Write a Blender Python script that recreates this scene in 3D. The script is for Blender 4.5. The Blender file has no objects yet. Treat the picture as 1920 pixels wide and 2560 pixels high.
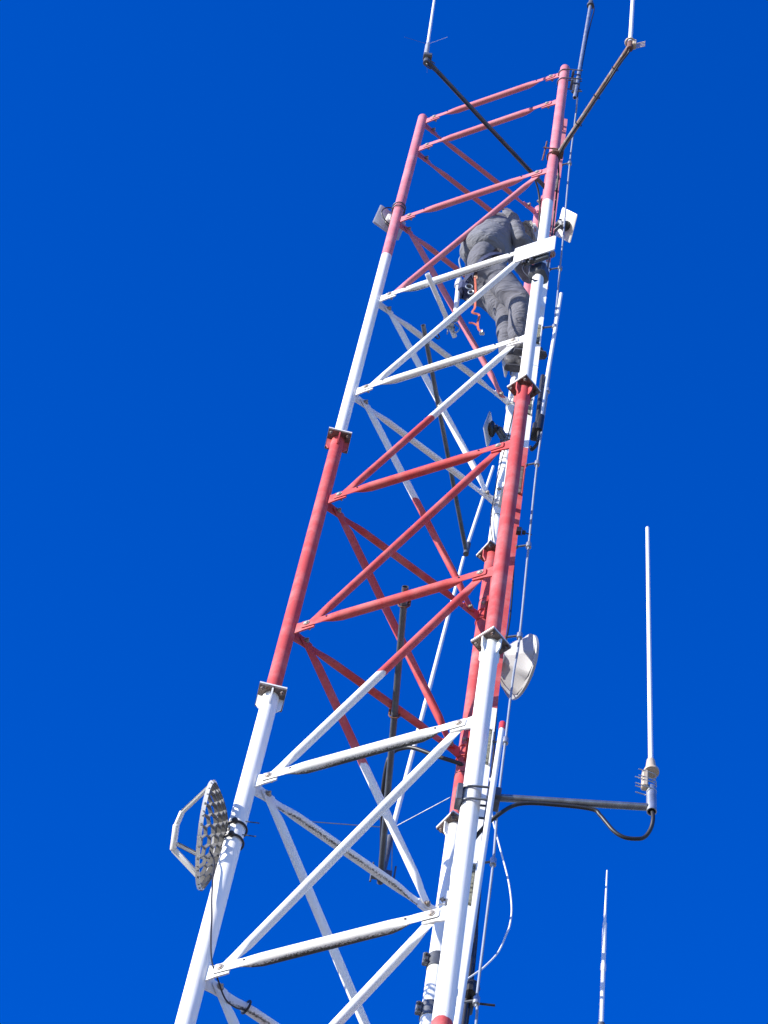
import bpy, bmesh, math, random
from mathutils import Vector as V, Matrix
random.seed(7)
R = math.radians
sc = bpy.context.scene
col = sc.collection

# ---------------------------------------------------------------- camera
cam_d = bpy.data.cameras.new("camera"); cam = bpy.data.objects.new("camera", cam_d); col.objects.link(cam)
cam_d.sensor_fit = 'VERTICAL'; cam_d.sensor_height = 36.0; cam_d.sensor_width = 27.0
cam_d.lens = 87.66; cam_d.clip_start = 0.1; cam_d.clip_end = 5000
_r = V((0.98474587, -0.13796519, 0.10602442)); _u = V((-0.17246386, -0.85468342, 0.48966568)); _d = V((-0.0230605, 0.50048163, 0.86543997))
m3 = Matrix((_r, _u, -_d)).transposed()
cam.matrix_world = Matrix.Translation((0, -7.7023, 1.6)) @ m3.to_4x4()
sc.camera = cam

# ---------------------------------------------------------------- light
SUN_EL, SUN_AZ = R(16.6), R(64.5)          # azimuth measured from -Y towards -X
sun_v = V((-math.sin(SUN_AZ) * math.cos(SUN_EL), -math.cos(SUN_AZ) * math.cos(SUN_EL), math.sin(SUN_EL)))
sl = bpy.data.lights.new("sun", 'SUN'); sl.energy = 5.0; sl.angle = R(0.53); sl.color = (1.0, 0.94, 0.85)
so = bpy.data.objects.new("sun", sl); col.objects.link(so)
so.rotation_euler = (-sun_v).to_track_quat('-Z', 'Y').to_euler(); so.location = (-16, -10, 26)
w = bpy.data.worlds.new("World"); sc.world = w; w.use_nodes = True
wn = w.node_tree.nodes; wl = w.node_tree.links
bg = wn['Background']; sky = wn.new('ShaderNodeTexSky'); sky.sky_type = 'NISHITA'; sky.sun_disc = False
sky.sun_elevation = SUN_EL; sky.sun_rotation = math.atan2(sun_v.x, sun_v.y)
sky.altitude = 1500; sky.air_density = 1.0; sky.dust_density = 0.6; sky.ozone_density = 6.0
tcw = wn.new('ShaderNodeTexCoord'); sxyz = wn.new('ShaderNodeSeparateXYZ'); wl.new(tcw.outputs['Generated'], sxyz.inputs[0])
el = wn.new('ShaderNodeMapRange'); el.interpolation_type = 'SMOOTHSTEP'; el.inputs['From Min'].default_value = 0.0; el.inputs['From Max'].default_value = 0.6
wl.new(sxyz.outputs['Z'], el.inputs['Value'])
tint = wn.new('ShaderNodeMix'); tint.data_type = 'RGBA'; wl.new(el.outputs['Result'], tint.inputs['Factor'])
tint.inputs['A'].default_value = (1.0, 1.0, 1.0, 1); tint.inputs['B'].default_value = (0.0, 0.63, 1.60, 1)     # pale horizon, deep polarised blue overhead
gm = wn.new('ShaderNodeMix'); gm.data_type = 'RGBA'; gm.blend_type = 'MULTIPLY'; gm.inputs['Factor'].default_value = 1.0
wl.new(sky.outputs[0], gm.inputs['A']); wl.new(tint.outputs['Result'], gm.inputs['B']); wl.new(gm.outputs['Result'], bg.inputs['Color']); bg.inputs['Strength'].default_value = 0.15
sc.view_settings.view_transform = 'Standard'; sc.view_settings.look = 'None'
sc.view_settings.exposure = 0.72; sc.view_settings.gamma = 1.0
sc.render.engine = 'CYCLES'

# ---------------------------------------------------------------- materials
def mat(name, colr, rough=0.5, metal=0.0, var=0.12, scale=6.0, bump=0.0, bscale=40.0, spots=None, spot_amt=0.0, spec=0.5):
    m = bpy.data.materials.new(name); m.use_nodes = True
    n = m.node_tree.nodes; l = m.node_tree.links; b = n['Principled BSDF']
    tc = n.new('ShaderNodeTexCoord')
    nz = n.new('ShaderNodeTexNoise'); nz.inputs['Scale'].default_value = scale; nz.inputs['Detail'].default_value = 6
    l.new(tc.outputs['Object'], nz.inputs['Vector'])
    cr = n.new('ShaderNodeValToRGB'); e = cr.color_ramp.elements
    e[0].position = 0.3; e[1].position = 0.7
    e[0].color = (*[c * (1 - var) for c in colr], 1); e[1].color = (*[min(1, c * (1 + var)) for c in colr], 1)
    l.new(nz.outputs['Fac'], cr.inputs['Fac']); out = cr.outputs['Color']
    if spots:
        sn = n.new('ShaderNodeTexNoise'); sn.inputs['Scale'].default_value = 38; sn.inputs['Detail'].default_value = 8; sn.inputs['Roughness'].default_value = 0.65
        l.new(tc.outputs['Object'], sn.inputs['Vector'])
        sr = n.new('ShaderNodeValToRGB'); sr.color_ramp.elements[0].position = 0.62 - spot_amt; sr.color_ramp.elements[1].position = 0.68 - spot_amt
        l.new(sn.outputs['Fac'], sr.inputs['Fac'])
        mx = n.new('ShaderNodeMix'); mx.data_type = 'RGBA'; l.new(sr.outputs['Color'], mx.inputs['Factor'])
        l.new(out, mx.inputs['A']); mx.inputs['B'].default_value = (*spots, 1); out = mx.outputs['Result']
    l.new(out, b.inputs['Base Color'])
    b.inputs['Roughness'].default_value = rough; b.inputs['Metallic'].default_value = metal
    b.inputs['Specular IOR Level'].default_value = spec
    if bump:
        bn = n.new('ShaderNodeTexNoise'); bn.inputs['Scale'].default_value = bscale; bn.inputs['Detail'].default_value = 5
        l.new(tc.outputs['Object'], bn.inputs['Vector'])
        bp = n.new('ShaderNodeBump'); bp.inputs['Strength'].default_value = bump; bp.inputs['Distance'].default_value = 0.02
        l.new(bn.outputs['Fac'], bp.inputs['Height']); l.new(bp.outputs[0], b.inputs['Normal'])
    return m

WHITE = (0.80, 0.80, 0.77); RED = (0.52, 0.075, 0.075); FADED = (0.56, 0.18, 0.21)
def paint(name, top, bottom=None, z0=0.0, mold_shade=0.0):
    """Weathered gloss paint; with `bottom`, the colour changes at the painted band edge z0."""
    m = bpy.data.materials.new(name); m.use_nodes = True
    n = m.node_tree.nodes; l = m.node_tree.links; b = n['Principled BSDF']
    tc = n.new('ShaderNodeTexCoord')
    def mix(f, A, B):
        x = n.new('ShaderNodeMix'); x.data_type = 'RGBA'
        for s, k in ((f, 'Factor'), (A, 'A'), (B, 'B')):
            if isinstance(s, (tuple, list)): x.inputs[k].default_value = (*s, 1) if len(s) == 3 else s
            elif isinstance(s, float): x.inputs[k].default_value = s
            else: l.new(s, x.inputs[k])
        return x.outputs['Result']
    def noise(scale, detail=5, rough=0.5, vec=None):
        x = n.new('ShaderNodeTexNoise'); x.inputs['Scale'].default_value = scale; x.inputs['Detail'].default_value = detail; x.inputs['Roughness'].default_value = rough
        l.new(vec or tc.outputs['Object'], x.inputs['Vector']); return x.outputs['Fac']
    def ramp(f, a, c):
        x = n.new('ShaderNodeMapRange'); x.inputs['From Min'].default_value = a; x.inputs['From Max'].default_value = c; l.new(f, x.inputs['Value']); return x.outputs['Result']
    base = top
    if bottom:
        sp = n.new('ShaderNodeSeparateXYZ'); l.new(tc.outputs['Object'], sp.inputs[0])
        nb = noise(25, 2)
        ad = n.new('ShaderNodeMath'); ad.operation = 'MULTIPLY_ADD'; l.new(nb, ad.inputs[0]); ad.inputs[1].default_value = 0.035; l.new(sp.outputs['Z'], ad.inputs[2])
        base = mix(ramp(ad.outputs[0], z0 + 0.014, z0 + 0.021), bottom, top)
    # chalky fading, run-down streaks, small chips showing primer and rust
    fade = mix(ramp(noise(5.5, 7, 0.65), 0.45, 0.72), base, mix(0.20, base, (0.75, 0.62, 0.60)))
    mp = n.new('ShaderNodeMapping'); mp.inputs['Scale'].default_value = (30, 30, 1.6); l.new(tc.outputs['Object'], mp.inputs[0])
    streak = mix(ramp(noise(1.0, 4, 0.6, mp.outputs[0]), 0.60, 0.85), fade, mix(0.28, fade, (0.25, 0.22, 0.19)))
    chip = mix(ramp(noise(70, 3, 0.6), 0.735, 0.76), streak, (0.16, 0.075, 0.045))
    o = chip
    if mold_shade:  # mould specks, widened into a dark band that also paints in underside shade
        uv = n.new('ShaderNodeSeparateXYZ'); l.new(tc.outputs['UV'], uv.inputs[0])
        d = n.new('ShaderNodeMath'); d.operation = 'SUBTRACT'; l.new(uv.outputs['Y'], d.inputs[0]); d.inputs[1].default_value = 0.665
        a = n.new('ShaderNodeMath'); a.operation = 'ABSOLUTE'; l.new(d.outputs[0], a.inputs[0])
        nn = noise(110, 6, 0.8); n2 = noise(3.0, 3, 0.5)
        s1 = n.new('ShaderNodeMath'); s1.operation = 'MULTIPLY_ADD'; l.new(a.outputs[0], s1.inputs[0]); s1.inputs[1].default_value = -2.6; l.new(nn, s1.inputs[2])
        s2 = n.new('ShaderNodeMath'); s2.operation = 'MULTIPLY_ADD'; l.new(n2, s2.inputs[0]); s2.inputs[1].default_value = 0.55 * mold_shade; l.new(s1.outputs[0], s2.inputs[2])
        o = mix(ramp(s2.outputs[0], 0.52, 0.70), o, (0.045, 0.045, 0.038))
    l.new(o, b.inputs['Base Color']); b.inputs['Roughness'].default_value = 0.68; b.inputs['Specular IOR Level'].default_value = 0.22
    bp = n.new('ShaderNodeBump'); bp.inputs['Strength'].default_value = 0.12; bp.inputs['Distance'].default_value = 0.004
    l.new(noise(45, 4), bp.inputs['Height']); l.new(bp.outputs[0], b.inputs['Normal'])
    return m

M = {}
M['white'] = paint('white_paint', WHITE); M['mold_shade'] = paint('mould_and_shade_white_paint', WHITE, mold_shade=1.22); M['mold_shade2'] = paint('light_mould_and_shade_white_paint', WHITE, mold_shade=0.64)  # both mould variants carry painted shade along the tube's lower side
M['red'] = paint('red_paint', RED); M['faded'] = paint('faded_red_paint', FADED)
M['galv'] = mat('galvanised_steel', (0.42, 0.44, 0.45), 0.42, 0.75, 0.2, 18, 0.05)
M['dgalv'] = mat('weathered_steel', (0.11, 0.12, 0.135), 0.5, 0.4, 0.3, 10, 0.06, spots=(0.12, 0.055, 0.03), spot_amt=-0.02)
M['midgalv'] = mat('dull_galvanised_pipe', (0.20, 0.21, 0.225), 0.36, 0.7, 0.25, 16, 0.05)
M['rust'] = mat('rusty_pipe', (0.17, 0.085, 0.06), 0.75, 0.2, 0.35, 22, 0.2)
M['flange'] = mat('rusty_plate', (0.16, 0.125, 0.11), 0.7, 0.1, 0.4, 25, 0.2, spots=(0.10, 0.045, 0.03), spot_amt=0.08)
M['bolt'] = mat('bolt_zinc', (0.36, 0.32, 0.27), 0.55, 0.3, 0.3, 60, spots=(0.14, 0.08, 0.05), spot_amt=0.02)
M['radome'] = mat('white_fibreglass', (0.82, 0.82, 0.80), 0.35, 0, 0.04, 8)
M['shell'] = mat('grey_white_shell', (0.46, 0.46, 0.46), 0.5, 0, 0.08, 8)
M['plastic'] = mat('cream_plastic', (0.78, 0.76, 0.70), 0.45, 0, 0.05, 8)
M['grey'] = mat('grey_casting', (0.40, 0.41, 0.43), 0.5, 0.1, 0.1, 12)
M['tan'] = mat('tan_bracket', (0.52, 0.43, 0.32), 0.55, 0.1, 0.15, 20)
M['grid'] = mat('aged_grey_plastic', (0.15, 0.147, 0.142), 0.6, 0, 0.15, 14)
M['black'] = mat('black_rubber', (0.018, 0.018, 0.02), 0.45, 0, 0.2, 30)
M['cable'] = mat('grey_cable_jacket', (0.26, 0.30, 0.37), 0.5, 0, 0.12, 10)
M['wire'] = mat('white_wire', (0.78, 0.78, 0.76), 0.5, 0, 0.05, 10)
M['moss'] = mat('lichen_plate', (0.22, 0.22, 0.16), 0.9, 0, 0.5, 60, 0.3, spots=(0.05, 0.05, 0.04), spot_amt=0.1)
M['red_cap'] = mat('red_plastic', (0.60, 0.05, 0.05), 0.4)
M['orange'] = mat('orange_webbing', (0.50, 0.12, 0.07), 0.8, 0, 0.25, 60, 0.2, 300)
M['skin'] = mat('skin', (0.42, 0.24, 0.17), 0.55, 0, 0.1, 20)
M['hair'] = mat('white_hair', (0.62, 0.61, 0.60), 0.8, 0, 0.25, 70, 0.6, 220)
M['boot'] = mat('dark_boot_leather', (0.06, 0.06, 0.07), 0.6, 0, 0.3, 30, 0.2)
M['pouch'] = mat('navy_pouch', (0.03, 0.04, 0.10), 0.8, 0, 0.4, 40, 0.2)
M['glove'] = mat('work_glove', (0.30, 0.28, 0.26), 0.85, 0, 0.2, 60, 0.2)
M['eye'] = mat('dark_eye', (0.03, 0.025, 0.02), 0.2)
M['concrete'] = mat('concrete', (0.34, 0.33, 0.31), 0.9, 0, 0.2, 4, 0.3)

def fabric(name, colr, fold=0.4):
    m = mat(name, colr, 0.92, 0, 0.06, 4, 0, spec=0.15)
    n = m.node_tree.nodes; l = m.node_tree.links; b = n['Principled BSDF']
    tc = n.new('ShaderNodeTexCoord'); mp = n.new('ShaderNodeMapping'); mp.inputs['Rotation'].default_value = (0.4, 0.7, 0.2); mp.inputs['Scale'].default_value = (1, 1, 2.6)
    l.new(tc.outputs['Object'], mp.inputs[0])
    a = n.new('ShaderNodeTexNoise'); a.inputs['Scale'].default_value = 8; a.inputs['Detail'].default_value = 2; a.inputs['Distortion'].default_value = 1.2; l.new(mp.outputs[0], a.inputs['Vector'])
    c = n.new('ShaderNodeTexNoise'); c.inputs['Scale'].default_value = 320; l.new(tc.outputs['Object'], c.inputs['Vector'])
    b1 = n.new('ShaderNodeBump'); b1.inputs['Strength'].default_value = fold; b1.inputs['Distance'].default_value = 0.045; l.new(a.outputs['Fac'], b1.inputs['Height'])
    b2 = n.new('ShaderNodeBump'); b2.inputs['Strength'].default_value = 0.25; b2.inputs['Distance'].default_value = 0.003; l.new(c.outputs['Fac'], b2.inputs['Height']); l.new(b1.outputs[0], b2.inputs['Normal'])
    l.new(b2.outputs[0], b.inputs['Normal'])
    return m
M['jacket'] = fabric('grey_jacket_cloth', (0.185, 0.19, 0.21), 0.55); M['trousers'] = fabric('dark_grey_trouser_cloth', (0.15, 0.152, 0.175), 0.5)

# ---------------------------------------------------------------- mesh helpers
def perp(d):
    d = V(d).normalized(); a = V((0, 0, 1)) if abs(d.z) < 0.9 else V((1, 0, 0))
    x = a.cross(d).normalized(); return x, d.cross(x)

def spline(pts, n=8):
    P = [V(p) for p in pts]; P = [2 * P[0] - P[1]] + P + [2 * P[-1] - P[-2]]; out = []
    for i in range(1, len(P) - 2):
        a, b, c, d = P[i - 1:i + 3]
        for k in range(n):
            t = k / n
            out.append(0.5 * (2 * b + (c - a) * t + (2 * a - 5 * b + 4 * c - d) * t * t + (3 * b - a - 3 * c + d) * t ** 3))
    out.append(P[-2]); return out

class MB:
    def __init__(s): s.v = []; s.f = []; s.uv = []; s.mi = []; s.cur = 0
    def face(s, idx, uv=None): s.f.append(tuple(idx)); s.uv.append(uv or [(0, 0)] * len(idx)); s.mi.append(s.cur)
    def rings(s, rings, cap=True, closed=False, us=None):
        n = len(rings[0]); base = len(s.v)
        for r in rings: s.v += [V(p) for p in r]
        k = len(rings); us = us or list(range(k))
        for i in range(k if closed else k - 1):
            i2 = (i + 1) % k
            for j in range(n):
                j2 = (j + 1) % n
                s.face((base + i * n + j, base + i * n + j2, base + i2 * n + j2, base + i2 * n + j),
                       [(us[i], j / n), (us[i], (j + 1) / n), (us[i2], (j + 1) / n), (us[i2], j / n)])
        if cap and not closed:
            s.face([base + j for j in range(n)][::-1]); s.face([base + (k - 1) * n + j for j in range(n)])
        return s
    def tube(s, pts, r, n=12, cap=True, closed=False):
        P = [V(p) for p in pts]; k = len(P); rr = r if isinstance(r, (list, tuple)) else [r] * k
        T = []
        for i in range(k):
            a = P[(i - 1) % k] if (closed or i > 0) else P[i]; b = P[(i + 1) % k] if (closed or i < k - 1) else P[i]
            T.append((b - a).normalized() if (b - a).length > 1e-9 else V((0, 0, 1)))
        x, y = perp(T[0]); rings = []; us = []; L = 0
        for i in range(k):
            if i: x = (x - T[i] * x.dot(T[i])).normalized(); L += (P[i] - P[i - 1]).length
            y = T[i].cross(x); us.append(L)
            rings.append([P[i] + (x * math.cos(2 * math.pi * j / n) + y * math.sin(2 * math.pi * j / n)) * rr[i] for j in range(n)])
        return s.rings(rings, cap, closed, us)
    def torus(s, c, ax, Rr, r, n=24, m=8):
        x, y = perp(ax); c = V(c)
        return s.tube([c + (x * math.cos(2 * math.pi * i / n) + y * math.sin(2 * math.pi * i / n)) * Rr for i in range(n)], r, m, closed=True)
    def box(s, c, size, ax=None, bev=0.0):
        c = V(c); X, Y, Z = ax if ax else (V((1, 0, 0)), V((0, 1, 0)), V((0, 0, 1)))
        hx, hy, hz = [q / 2 for q in size]; b = min(bev, hx * .9, hy * .9, hz * .9)
        if b <= 0:
            lv = [(-hz, 0)] + [(hz, 0)]
        else:
            lv = [(-hz, b), (-hz + b, 0), (hz - b, 0), (hz, b)]
        rings = []
        for z, ins in lv:
            ax_, ay_ = hx - ins, hy - ins; q = b if b > 0 else 0
            if q: pts = [(ax_, -ay_ + q), (ax_, ay_ - q), (ax_ - q, ay_), (-ax_ + q, ay_), (-ax_, ay_ - q), (-ax_, -ay_ + q), (-ax_ + q, -ay_), (ax_ - q, -ay_)]
            else: pts = [(ax_, -ay_), (ax_, ay_), (-ax_, ay_), (-ax_, -ay_)]
            rings.append([c + X * px + Y * py + Z * z for px, py in pts])
        return s.rings(rings)
    def prism(s, poly, nrm, t):
        nrm = V(nrm).normalized(); P = [V(p) for p in poly]
        a = sum(((P[i] - P[0]).cross(P[i + 1] - P[0]) for i in range(1, len(P) - 1)), V())
        if a.dot(nrm) < 0: P = P[::-1]
        return s.rings([[p - nrm * t / 2 for p in P], [p + nrm * t / 2 for p in P]])
    def bolt(s, p, n, r=0.012, h=0.011):
        n = V(n).normalized(); p = V(p); x, y = perp(n)
        s.rings([[p + (x * math.cos(a * math.pi / 8) + y * math.sin(a * math.pi / 8)) * r * 1.45 + n * q for a in range(16)] for q in (0, 0.003)])
        s.rings([[p + (x * math.cos(a * math.pi / 3) + y * math.sin(a * math.pi / 3)) * r * k + n * q for a in range(6)] for q, k in ((0.003, 1), (h, 1), (h + 0.002, .8))])
        return s
    def thru(s, a, b, r=0.0125, ha=0.008, hb=0.012):
        """One bolt: head standing off face a, shank, nut standing off face b."""
        a = V(a); b = V(b); n = (a - b).normalized(); x, y = perp(n); R_ = []
        for q, k in ((a + n * ha, .75), (a + n * (ha - .002), 1), (a + n * .003, 1), (a + n * .003, 1.45), (a, 1.45), (a, .55), (b, .55), (b, 1.45), (b - n * .003, 1.45), (b - n * .003, 1), (b - n * (hb - .002), 1), (b - n * hb, .8), (b - n * hb, .5), (b - n * (hb + .008), .5)):
            R_.append([q + (x * math.cos(j * math.pi / 6) + y * math.sin(j * math.pi / 6)) * r * k * (1.0 if j % 2 == 0 or k > 1.2 or k < .7 else .88) for j in range(12)])
        return s.rings(R_[::-1])
    def ubolt(s, c, ax, toward, Rr, leg, r=0.005):
        """U-bolt round a pipe with axis ax; legs run along `toward`."""
        c = V(c); t = V(toward).normalized(); sd = V(ax).normalized().cross(t).normalized()
        pts = [c + sd * Rr + t * leg] + [c + (sd * math.cos(a) - t * math.sin(a)) * Rr for a in [math.pi * i / 10 for i in range(11)]] + [c - sd * Rr + t * leg]
        s.tube(pts, r, 8); return s
    def ball(s, c, rad, n=12, m=8):
        c = V(c); rx, ry, rz = rad if isinstance(rad, (tuple, list)) else (rad,) * 3; rings = []
        for i in range(m + 1):
            th = math.pi * (0.02 + 0.96 * i / m)
            rings.append([c + V((rx * math.sin(th) * math.cos(2 * math.pi * j / n), ry * math.sin(th) * math.sin(2 * math.pi * j / n), -rz * math.cos(th))) for j in range(n)])
        return s.rings(rings)
    def build(s, name, m, parent=None, sharp=40, org=None):
        me = bpy.data.meshes.new(name)
        o_ = org if org is not None else (V(parent['_o']) if parent is not None else V((0, 0, 0)))
        me.from_pydata([tuple(p - o_) for p in s.v], [], s.f)
        uvl = me.uv_layers.new(name='UVMap'); i = 0
        for u in s.uv:
            for q in u: uvl.data[i].uv = q; i += 1
        for mm in (m if isinstance(m, (list, tuple)) else [m]): me.materials.append(mm)
        for p, k in zip(me.polygons, s.mi): p.use_smooth = True; p.material_index = k
        me.set_sharp_from_angle(angle=R(sharp)); me.update()
        o = bpy.data.objects.new(name, me); col.objects.link(o)
        if parent is not None: o.parent = parent; o['_o'] = list(o_)
        else: o.location = o_; o['_o'] = list(o_)
        return o

def thing(name, label, cat, loc, group=None):
    o = bpy.data.objects.new(name, None); col.objects.link(o); o.location = loc; o.empty_display_size = 0.1
    o['label'] = label; o['category'] = cat; o['_o'] = list(loc)
    if group: o['group'] = group
    return o
def tag(o, label, cat, group=None, kind=None):
    if label: o['label'] = label
    if cat: o['category'] = cat
    if group: o['group'] = group
    if kind: o['kind'] = kind
    return o

# ---------------------------------------------------------------- ground (out of the frame, but it bounces light)
g = MB(); nr, na = 26, 40; c0 = len(g.v)
rings = []
for i in range(nr):
    rr = 0.6 * (1.34 ** i)
    rings.append([V((rr * math.cos(2 * math.pi * j / na), rr * math.sin(2 * math.pi * j / na), 0.02 * math.sin(j * 1.7 + i) * min(1, rr / 8))) for j in range(na)])
g.rings(rings, cap=False); g.face([j for j in range(na)][::-1])
ground = g.build('ground', mat('dry_grass_and_gravel', (0.31, 0.275, 0.185), 0.95, 0, 0.4, 1.5, 0.4, 12), org=V((0, 0, 0)))
ground['kind'] = 'structure'

# ---------------------------------------------------------------- the tower
LEG = {'R': V((0.371, -0.643, 0)), 'B': V((0.371, 0.643, 0)), 'L': V((-0.742, 0, 0))}
ZT, ZC, F1, F2, ZC2 = 21.65, 18.675, 15.726, 12.737, 9.655
NODE = {1: 21.52, 2: 20.87, 3: 19.37, 4: 17.90, 5: 16.405, 6: 14.92, 7: 13.417, 8: 11.94, 9: 10.42, 10: 8.92, 11: 7.42, 12: 5.92, 13: 4.42, 14: 2.92, 15: 1.42}
tower = thing('lattice_tower', 'tall three-legged steel lattice tower painted in red and white bands', 'tower', (0, 0, 0))
base = MB(); base.box((0, 0, 0.2), (2.6, 2.6, 0.44), bev=0.03)
tag(base.build('concrete_base', M['concrete'], None, org=V((0, 0, 0))), 'square concrete base slab under the lattice tower', 'slab')
BAND_TOP = paint('leg_paint_top', FADED, WHITE, ZC); BAND_LOW = paint('leg_paint_low', WHITE, RED, ZC2); BAND_BASE = paint('leg_paint_base', RED, WHITE, 3.7)
def up(p, z): return V((p.x, p.y, z))
for k, p in LEG.items():
    for z1, z0, r, m in ((ZT, F1 + 0.013, 0.0395, BAND_TOP), (F1 - 0.013, F2 + 0.013, 0.0425, M['red']), (F2 - 0.013, 6.763, 0.046, BAND_LOW), (6.737, 0.42, 0.050, BAND_BASE)):
        t = MB(); pts = [up(p, z0), up(p, z1)]; rr = [r, r]
        if k == 'R': # this leg's joints sit a hand lower
            z0 = z0 - (0.10 if z0 > 6.8 else 0); z1 = z1 - (0.10 if z1 < ZT - 1 and z1 > 6.8 else 0); pts = [up(p, z0), up(p, z1)]
        if z1 == ZT: pts = [up(p, z0), up(p, z1 - 0.03), up(p, z1 - 0.012), up(p, z1)]; rr = [r, r, r * 0.85, r * 0.4]
        t.tube(pts, rr, 32); t.build('leg_section', m, tower)
    ang = {'L': R(4), 'R': R(43), 'B': R(29)}[k]
    X = V((math.cos(ang), math.sin(ang), 0)); Y = V((-math.sin(ang), math.cos(ang), 0)); Z = V((0, 0, 1))
    for zf, mlow, mup in ((F1, M['red'], M['white']), (F2, M['white'], M['white']), (6.75, M['red'], M['red'])):
        if k == 'R' and zf > 7: zf -= 0.10
        f = MB(); S = 0.152
        f.box(up(p, zf + 0.0065), (S, S, 0.012), (X, Y, Z)); f.cur = 1; f.box(up(p, zf - 0.0065), (S - 0.003, S - 0.003, 0.012), (X, Y, Z))
        fl = f.build('flange_plate', [mup, M['flange']], tower)
        for sx in (-1, 1):
            for sy in (-1, 1):
                q = up(p, zf) + X * sx * 0.055 + Y * sy * 0.055
                b = MB(); b.thru(q + Z * 0.0125, q - Z * 0.0125, 0.0125, 0.011, 0.020); b.build('bolt', M['flange'], fl)
        for a in range(4):
            dv = (X, Y, -X, -Y)[a]; s = MB()
            c = up(p, zf - 0.0125); w_ = dv.cross(Z)
            s.prism([c + dv * 0.038, c + dv * 0.072, c + dv * 0.070 - Z * 0.085, c + dv * 0.050 - Z * 0.115, c + dv * 0.038 - Z * 0.115], w_, 0.009)
            s.build('stiffener', mlow, fl)
    # U-clamp rings on the back leg where the face braces meet it
    if k == 'B':
        for i in range(2, 10):
            for dz in (-0.055, 0.05):
                c = MB()
                rad = 0.0435 if NODE[i] > F1 else (0.0465 if NODE[i] > F2 else 0.050)
                c.torus(up(p, NODE[i] + dz), (0.06, 0.05, 1), rad, 0.0045)
                c.build('clamp_ring', {2: M['faded'], 3: M['faded'], 6: M['red'], 7: M['red']}.get(i, M['white']), tower)

CODE = {1: 'faded', 2: 'faded', 3: 'faded', 4: 'white', 5: 'white', 6: 'red', 7: 'red', 8: 'white', 9: 'white', 10: 'white'}
def nodecol(i): return CODE.get(i, 'red' if i < 13 else 'white')
def split(top, bot, z): return paint('brace_band_paint', {'red': RED, 'white': WHITE, 'faded': FADED}[top], {'red': RED, 'white': WHITE, 'faded': FADED}[bot], z)
def brace(a, b, out, r, off, mtl, name, flat=0.105, bw=0.031, holes=True, swell=0.5):
    """Tube with hammered-flat bolted ends between bolt points a and b; `out` = outward normal of the face."""
    a = V(a); b = V(b); d = (b - a).normalized(); out = V(out).normalized(); side = out.cross(d).normalized()
    if side.z > 0: side = -side
    L = (b - a).length; t = MB(); n = 24
    st = [(-0.035, 0.0045, bw * 0.8), (-0.030, 0.0045, bw), (flat - 0.03, 0.0045, bw), (flat, 0.008, bw * 0.97), (flat + 0.05, r * 0.75, (bw + r) / 2 * 1.02), (flat + 0.10, r, r)]
    sts = [(s_, x, y) for s_, x, y in st] + [(L / 2, r, r)] + [(L - s_, x, y) for s_, x, y in st[::-1]]
    rings = []; us = []
    for s_, x, y in sts:
        # the ends are hammered flat towards the outer side of the tube
        o_ = off - (x - 0.0045) * (swell if off > 0 else 0.35)
        c = a + d * s_ + out * o_
        rings.append([c + out * math.cos(2 * math.pi * j / n) * x - side * math.sin(2 * math.pi * j / n) * y for j in range(n)]); us.append(s_)
    t.rings(rings, True, False, us)
    o = t.build(name, mtl, tower)
    if holes:
        for s_ in (flat + 0.02, L - flat - 0.02):
            h = MB(); q = a + d * s_ + out * (off + (0.0065 if off > 0 else -0.0065)); x, y = perp(out)
            h.rings([[q + (x * math.cos(k * math.pi / 5) + y * math.sin(k * math.pi / 5)) * 0.006 + out * e for k in range(10)] for e in (-0.006, 0.006)])
            h.build('drain_hole', M['black'], o)
    return o

FACES = {'LR': ('L', 'R', V((-0.5, -0.866, 0)), 1), 'BL': ('L', 'B', V((-0.5, 0.866, 0)), -1), 'RB': ('R', 'B', V((1, 0, 0)), 1)}
BO = 0.118     # bolt distance from leg axis
for fk, (ka, kb, out, _) in FACES.items():
    A, B = LEG[ka], LEG[kb]; d = (B - A).normalized(); W = (B - A).length
    for i in range(1, 16):
        z = NODE[i]; mc = nodecol(i); r = 0.026 if i <= 3 else (0.0275 if i < 6 else (0.029 if i < 8 else 0.032))
        mm = (M['mold_shade'] if i >= 8 and fk == 'LR' else (M['mold_shade2'] if fk == 'LR' or i >= 8 else M['white'])) if mc == 'white' else M[mc]
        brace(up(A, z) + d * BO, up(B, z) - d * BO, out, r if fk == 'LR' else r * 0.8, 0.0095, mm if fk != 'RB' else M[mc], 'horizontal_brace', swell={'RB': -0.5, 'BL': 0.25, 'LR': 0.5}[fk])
        for p, dd in ((A, d), (B, -d)):
            c = up(p, z); zz = V((0, 0, 1))
            gp = MB(); gp.prism([c + dd * 0.03 + zz * 0.045, c + dd * 0.10 + zz * 0.032, c + dd * 0.165 + zz * 0.02, c + dd * 0.165 - zz * 0.046, c + dd * 0.10 - zz * 0.050, c + dd * 0.03 - zz * 0.064], out, 0.009)
            go = gp.build('gusset_plate', M[mc], tower)
            bl = MB(); bl.thru(c + dd * BO + out * 0.0145, c + dd * BO - out * 0.0145, 0.0135)
            bl.build('bolt', M['bolt'], go)
    for i in range(3, 15):
        if fk == 'RB': break      # the climbing side stays open
        z1, z0 = NODE[i], NODE[i + 1]; mid = (z1 + z0) / 2; c1, c0_ = nodecol(i), nodecol(i + 1)
        if i == 3: m = M['faded']
        elif c1 != c0_: m = split(c1, c0_, mid)
        else: m = M[c1]
        if fk == 'LR': a, b = up(B, z1) - d * BO - V((0, 0, 0.012)), up(A, z0) + d * BO + V((0, 0, 0.012))
        else: a, b = up(A, z1) + d * BO - V((0, 0, 0.012)), up(B, z0) - d * BO + V((0, 0, 0.012))
        brace(a, b, out, 0.0225 if i < 6 else 0.024, -0.0095, m, 'diagonal_brace', flat=0.085, bw=0.030)
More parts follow.
